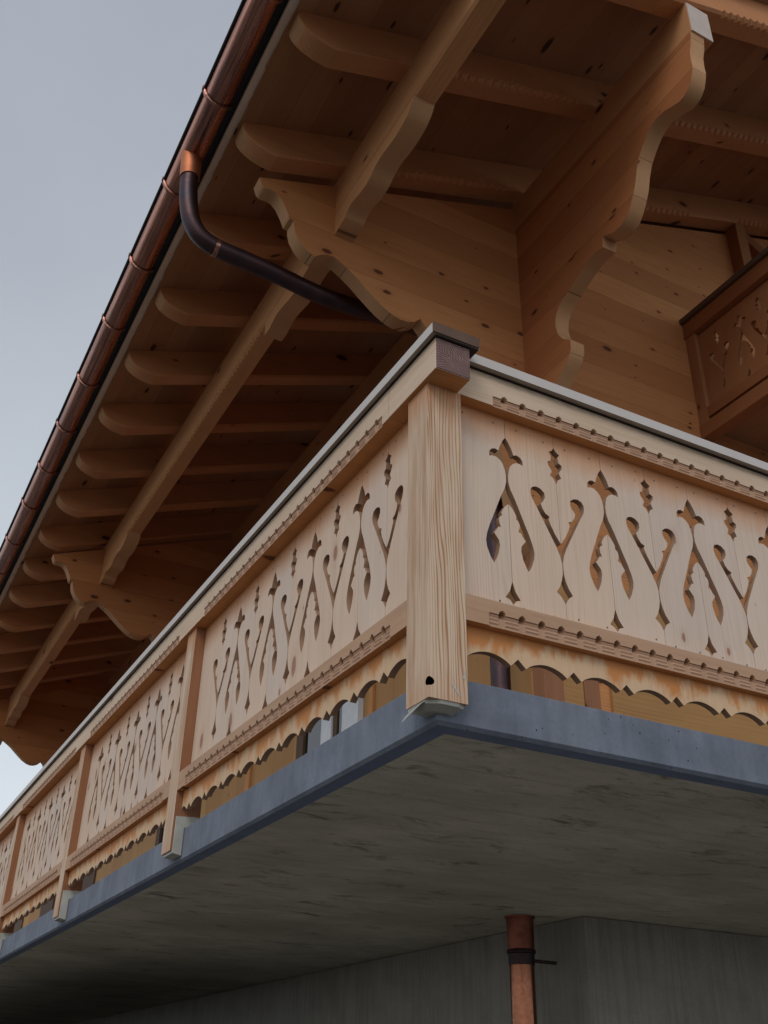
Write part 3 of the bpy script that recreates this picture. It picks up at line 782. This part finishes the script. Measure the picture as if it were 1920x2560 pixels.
# intermediate posts
def post_mesh(y0, y1):
    bm = bmesh.new(); box(bm, 0, .155, y0, y1, -.13, 1.2315)
    for f in bm.faces:
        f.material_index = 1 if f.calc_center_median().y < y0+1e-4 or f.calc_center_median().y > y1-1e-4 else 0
    return bm
for y0, y1 in posts_y:
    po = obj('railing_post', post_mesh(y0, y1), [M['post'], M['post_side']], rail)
    # film wrapped steel foot between post and slab
    bm = bmesh.new()
    prism(bm, [(.012, -.145), (SX-.002, -.155), (SX-.002, .001), (.29, .004), (.27, .05), (.16, .068), (.012, .06)], 'Y', y0-.006, y1-.012)
    obj('wrapped_foot', bm, M['film'], po, bevel=.004)
obj('railing_post', B(2.905, 3.055, 0, .155, -.13, 1.2315), M['post'], rail)
# film round the foot of the corner post
bm = bmesh.new()
b0 = [(.004, .03), (.05, .004), (.125, .004), (.156, .02), (.156, .156), (.004, .156)]
b1 = [(.03, .07), (.06, .05), (.11, .05), (.135, .07), (.12, .12), (.03, .12)]
loft(bm, [[(x, y, -.1215) for x, y in b0], [(x*.96+.003, y*.96+.004, -.134) for x, y in b0], [(x, y, -.149) for x, y in b1]])
obj('wrapped_foot', bm, M['film'], cp, smooth=False)
bm = bmesh.new()
fl = [((.012, .03, -.124), (.012, .10, -.124)), ((-.004, .035, -.133), (.0, .115, -.138)), ((-.014, .06, -.148), (-.012, .125, -.150)), ((-.02, .10, -.163), (-.018, .135, -.160)), ((-.024, .142, -.176), (-.023, .146, -.173))]
V = []
for a, b in fl:
    V.append([bm.verts.new(a), bm.verts.new(b)])
for p_, q_ in zip(V, V[1:]): bm.faces.new((p_[0], p_[1], q_[1], q_[0]))
fo = obj('film_flap', bm, M['film'], cp)
so = fo.modifiers.new('s', 'SOLIDIFY'); so.thickness = .0012
bm = bmesh.new()
for q in ([(.088, -.0008, -.055), (.094, -.0008, -.052), (.128, -.0008, -.092), (.124, -.0008, -.098)], [(.142, -.0008, .01), (.152, -.0008, -.005), (.150, -.0008, -.03), (.138, -.0008, -.028), (.146, -.0008, -.012)]):
    bm = bmesh.new(); bm.faces.new([bm.verts.new(v) for v in q])
    fo = obj('film_scrap', bm, M['film'], cp)
    so = fo.modifiers.new('s', 'SOLIDIFY'); so.thickness = .001; so.offset = 0

# ------------------------------------------------------------ upper balcony
ub = empty('upper_balcony', (5.03, 3.0, 4.5), 'reddish brown stained upper balcony projecting from the gable wall under the roof', 'balcony')
D = 4.51; UX = 5.03
bm = bmesh.new()
# end panel runs towards the viewer: s = distance out from the wall
planks(bm, seq(.10+.0, 'A', 0) or [(.367, 'V'), (.682, 'A'), (.942, 'V'), (1.2, 'A'), (1.45, 'V')], .13, 1.62, lambda s, t, z: (t, YW-s, z), UX+.05, UX+.078, D)
obj('fretwork_boards', bm, [M['brownZ'], M['brown']], ub)
hr = obj('hand_rail', B(UX-.01, UX+.13, YW-1.78, YW-.002, 5.80, 5.985), M['brown'], ub, bevel=.004)
obj('rail_cap', B(UX-.045, UX+.17, YW-1.82, YW-.002, 5.99, 6.05), M['darkwood'], ub, bevel=.004)
obj('lower_rail', B(UX, UX+.12, YW-1.62, YW-.131, 4.70, 4.825), M['brown'], ub, bevel=.004)
for s in (0.002, 1.62): obj('railing_post', B(UX+.001, UX+.125, YW-s-.128, YW-s, 4.55, 5.798), M['brownZ'], ub, bevel=.004)
obj('floor_beam', B(UX-.01, UX+.13, YW-1.75, YW-.002, 4.50, 4.66), M['brown'], ub, bevel=.004)
obj('floor_boards', B(UX+.131, 11, YW-1.74, YW-.002, 4.665, 4.70), M['boards'], ub)
for x in (6.05, 7.1, 8.15): obj('floor_joist', B(x, x+.14, YW-1.7, YW-.002, 4.50, 4.664), M['brown'], ub)
bm = bmesh.new()
planks(bm, seq(5.4, 'A', 20), 5.16, 11, RX, YW-1.72, YW-1.69, D)
obj('fretwork_boards', bm, [M['brownZ'], M['brown']], ub)
obj('hand_rail', B(UX+.131, 11, YW-1.78, YW-1.64, 5.80, 5.985), M['brown'], ub)
obj('rail_cap', B(UX+.171, 11, YW-1.82, YW-1.60, 5.99, 6.05), M['darkwood'], ub)
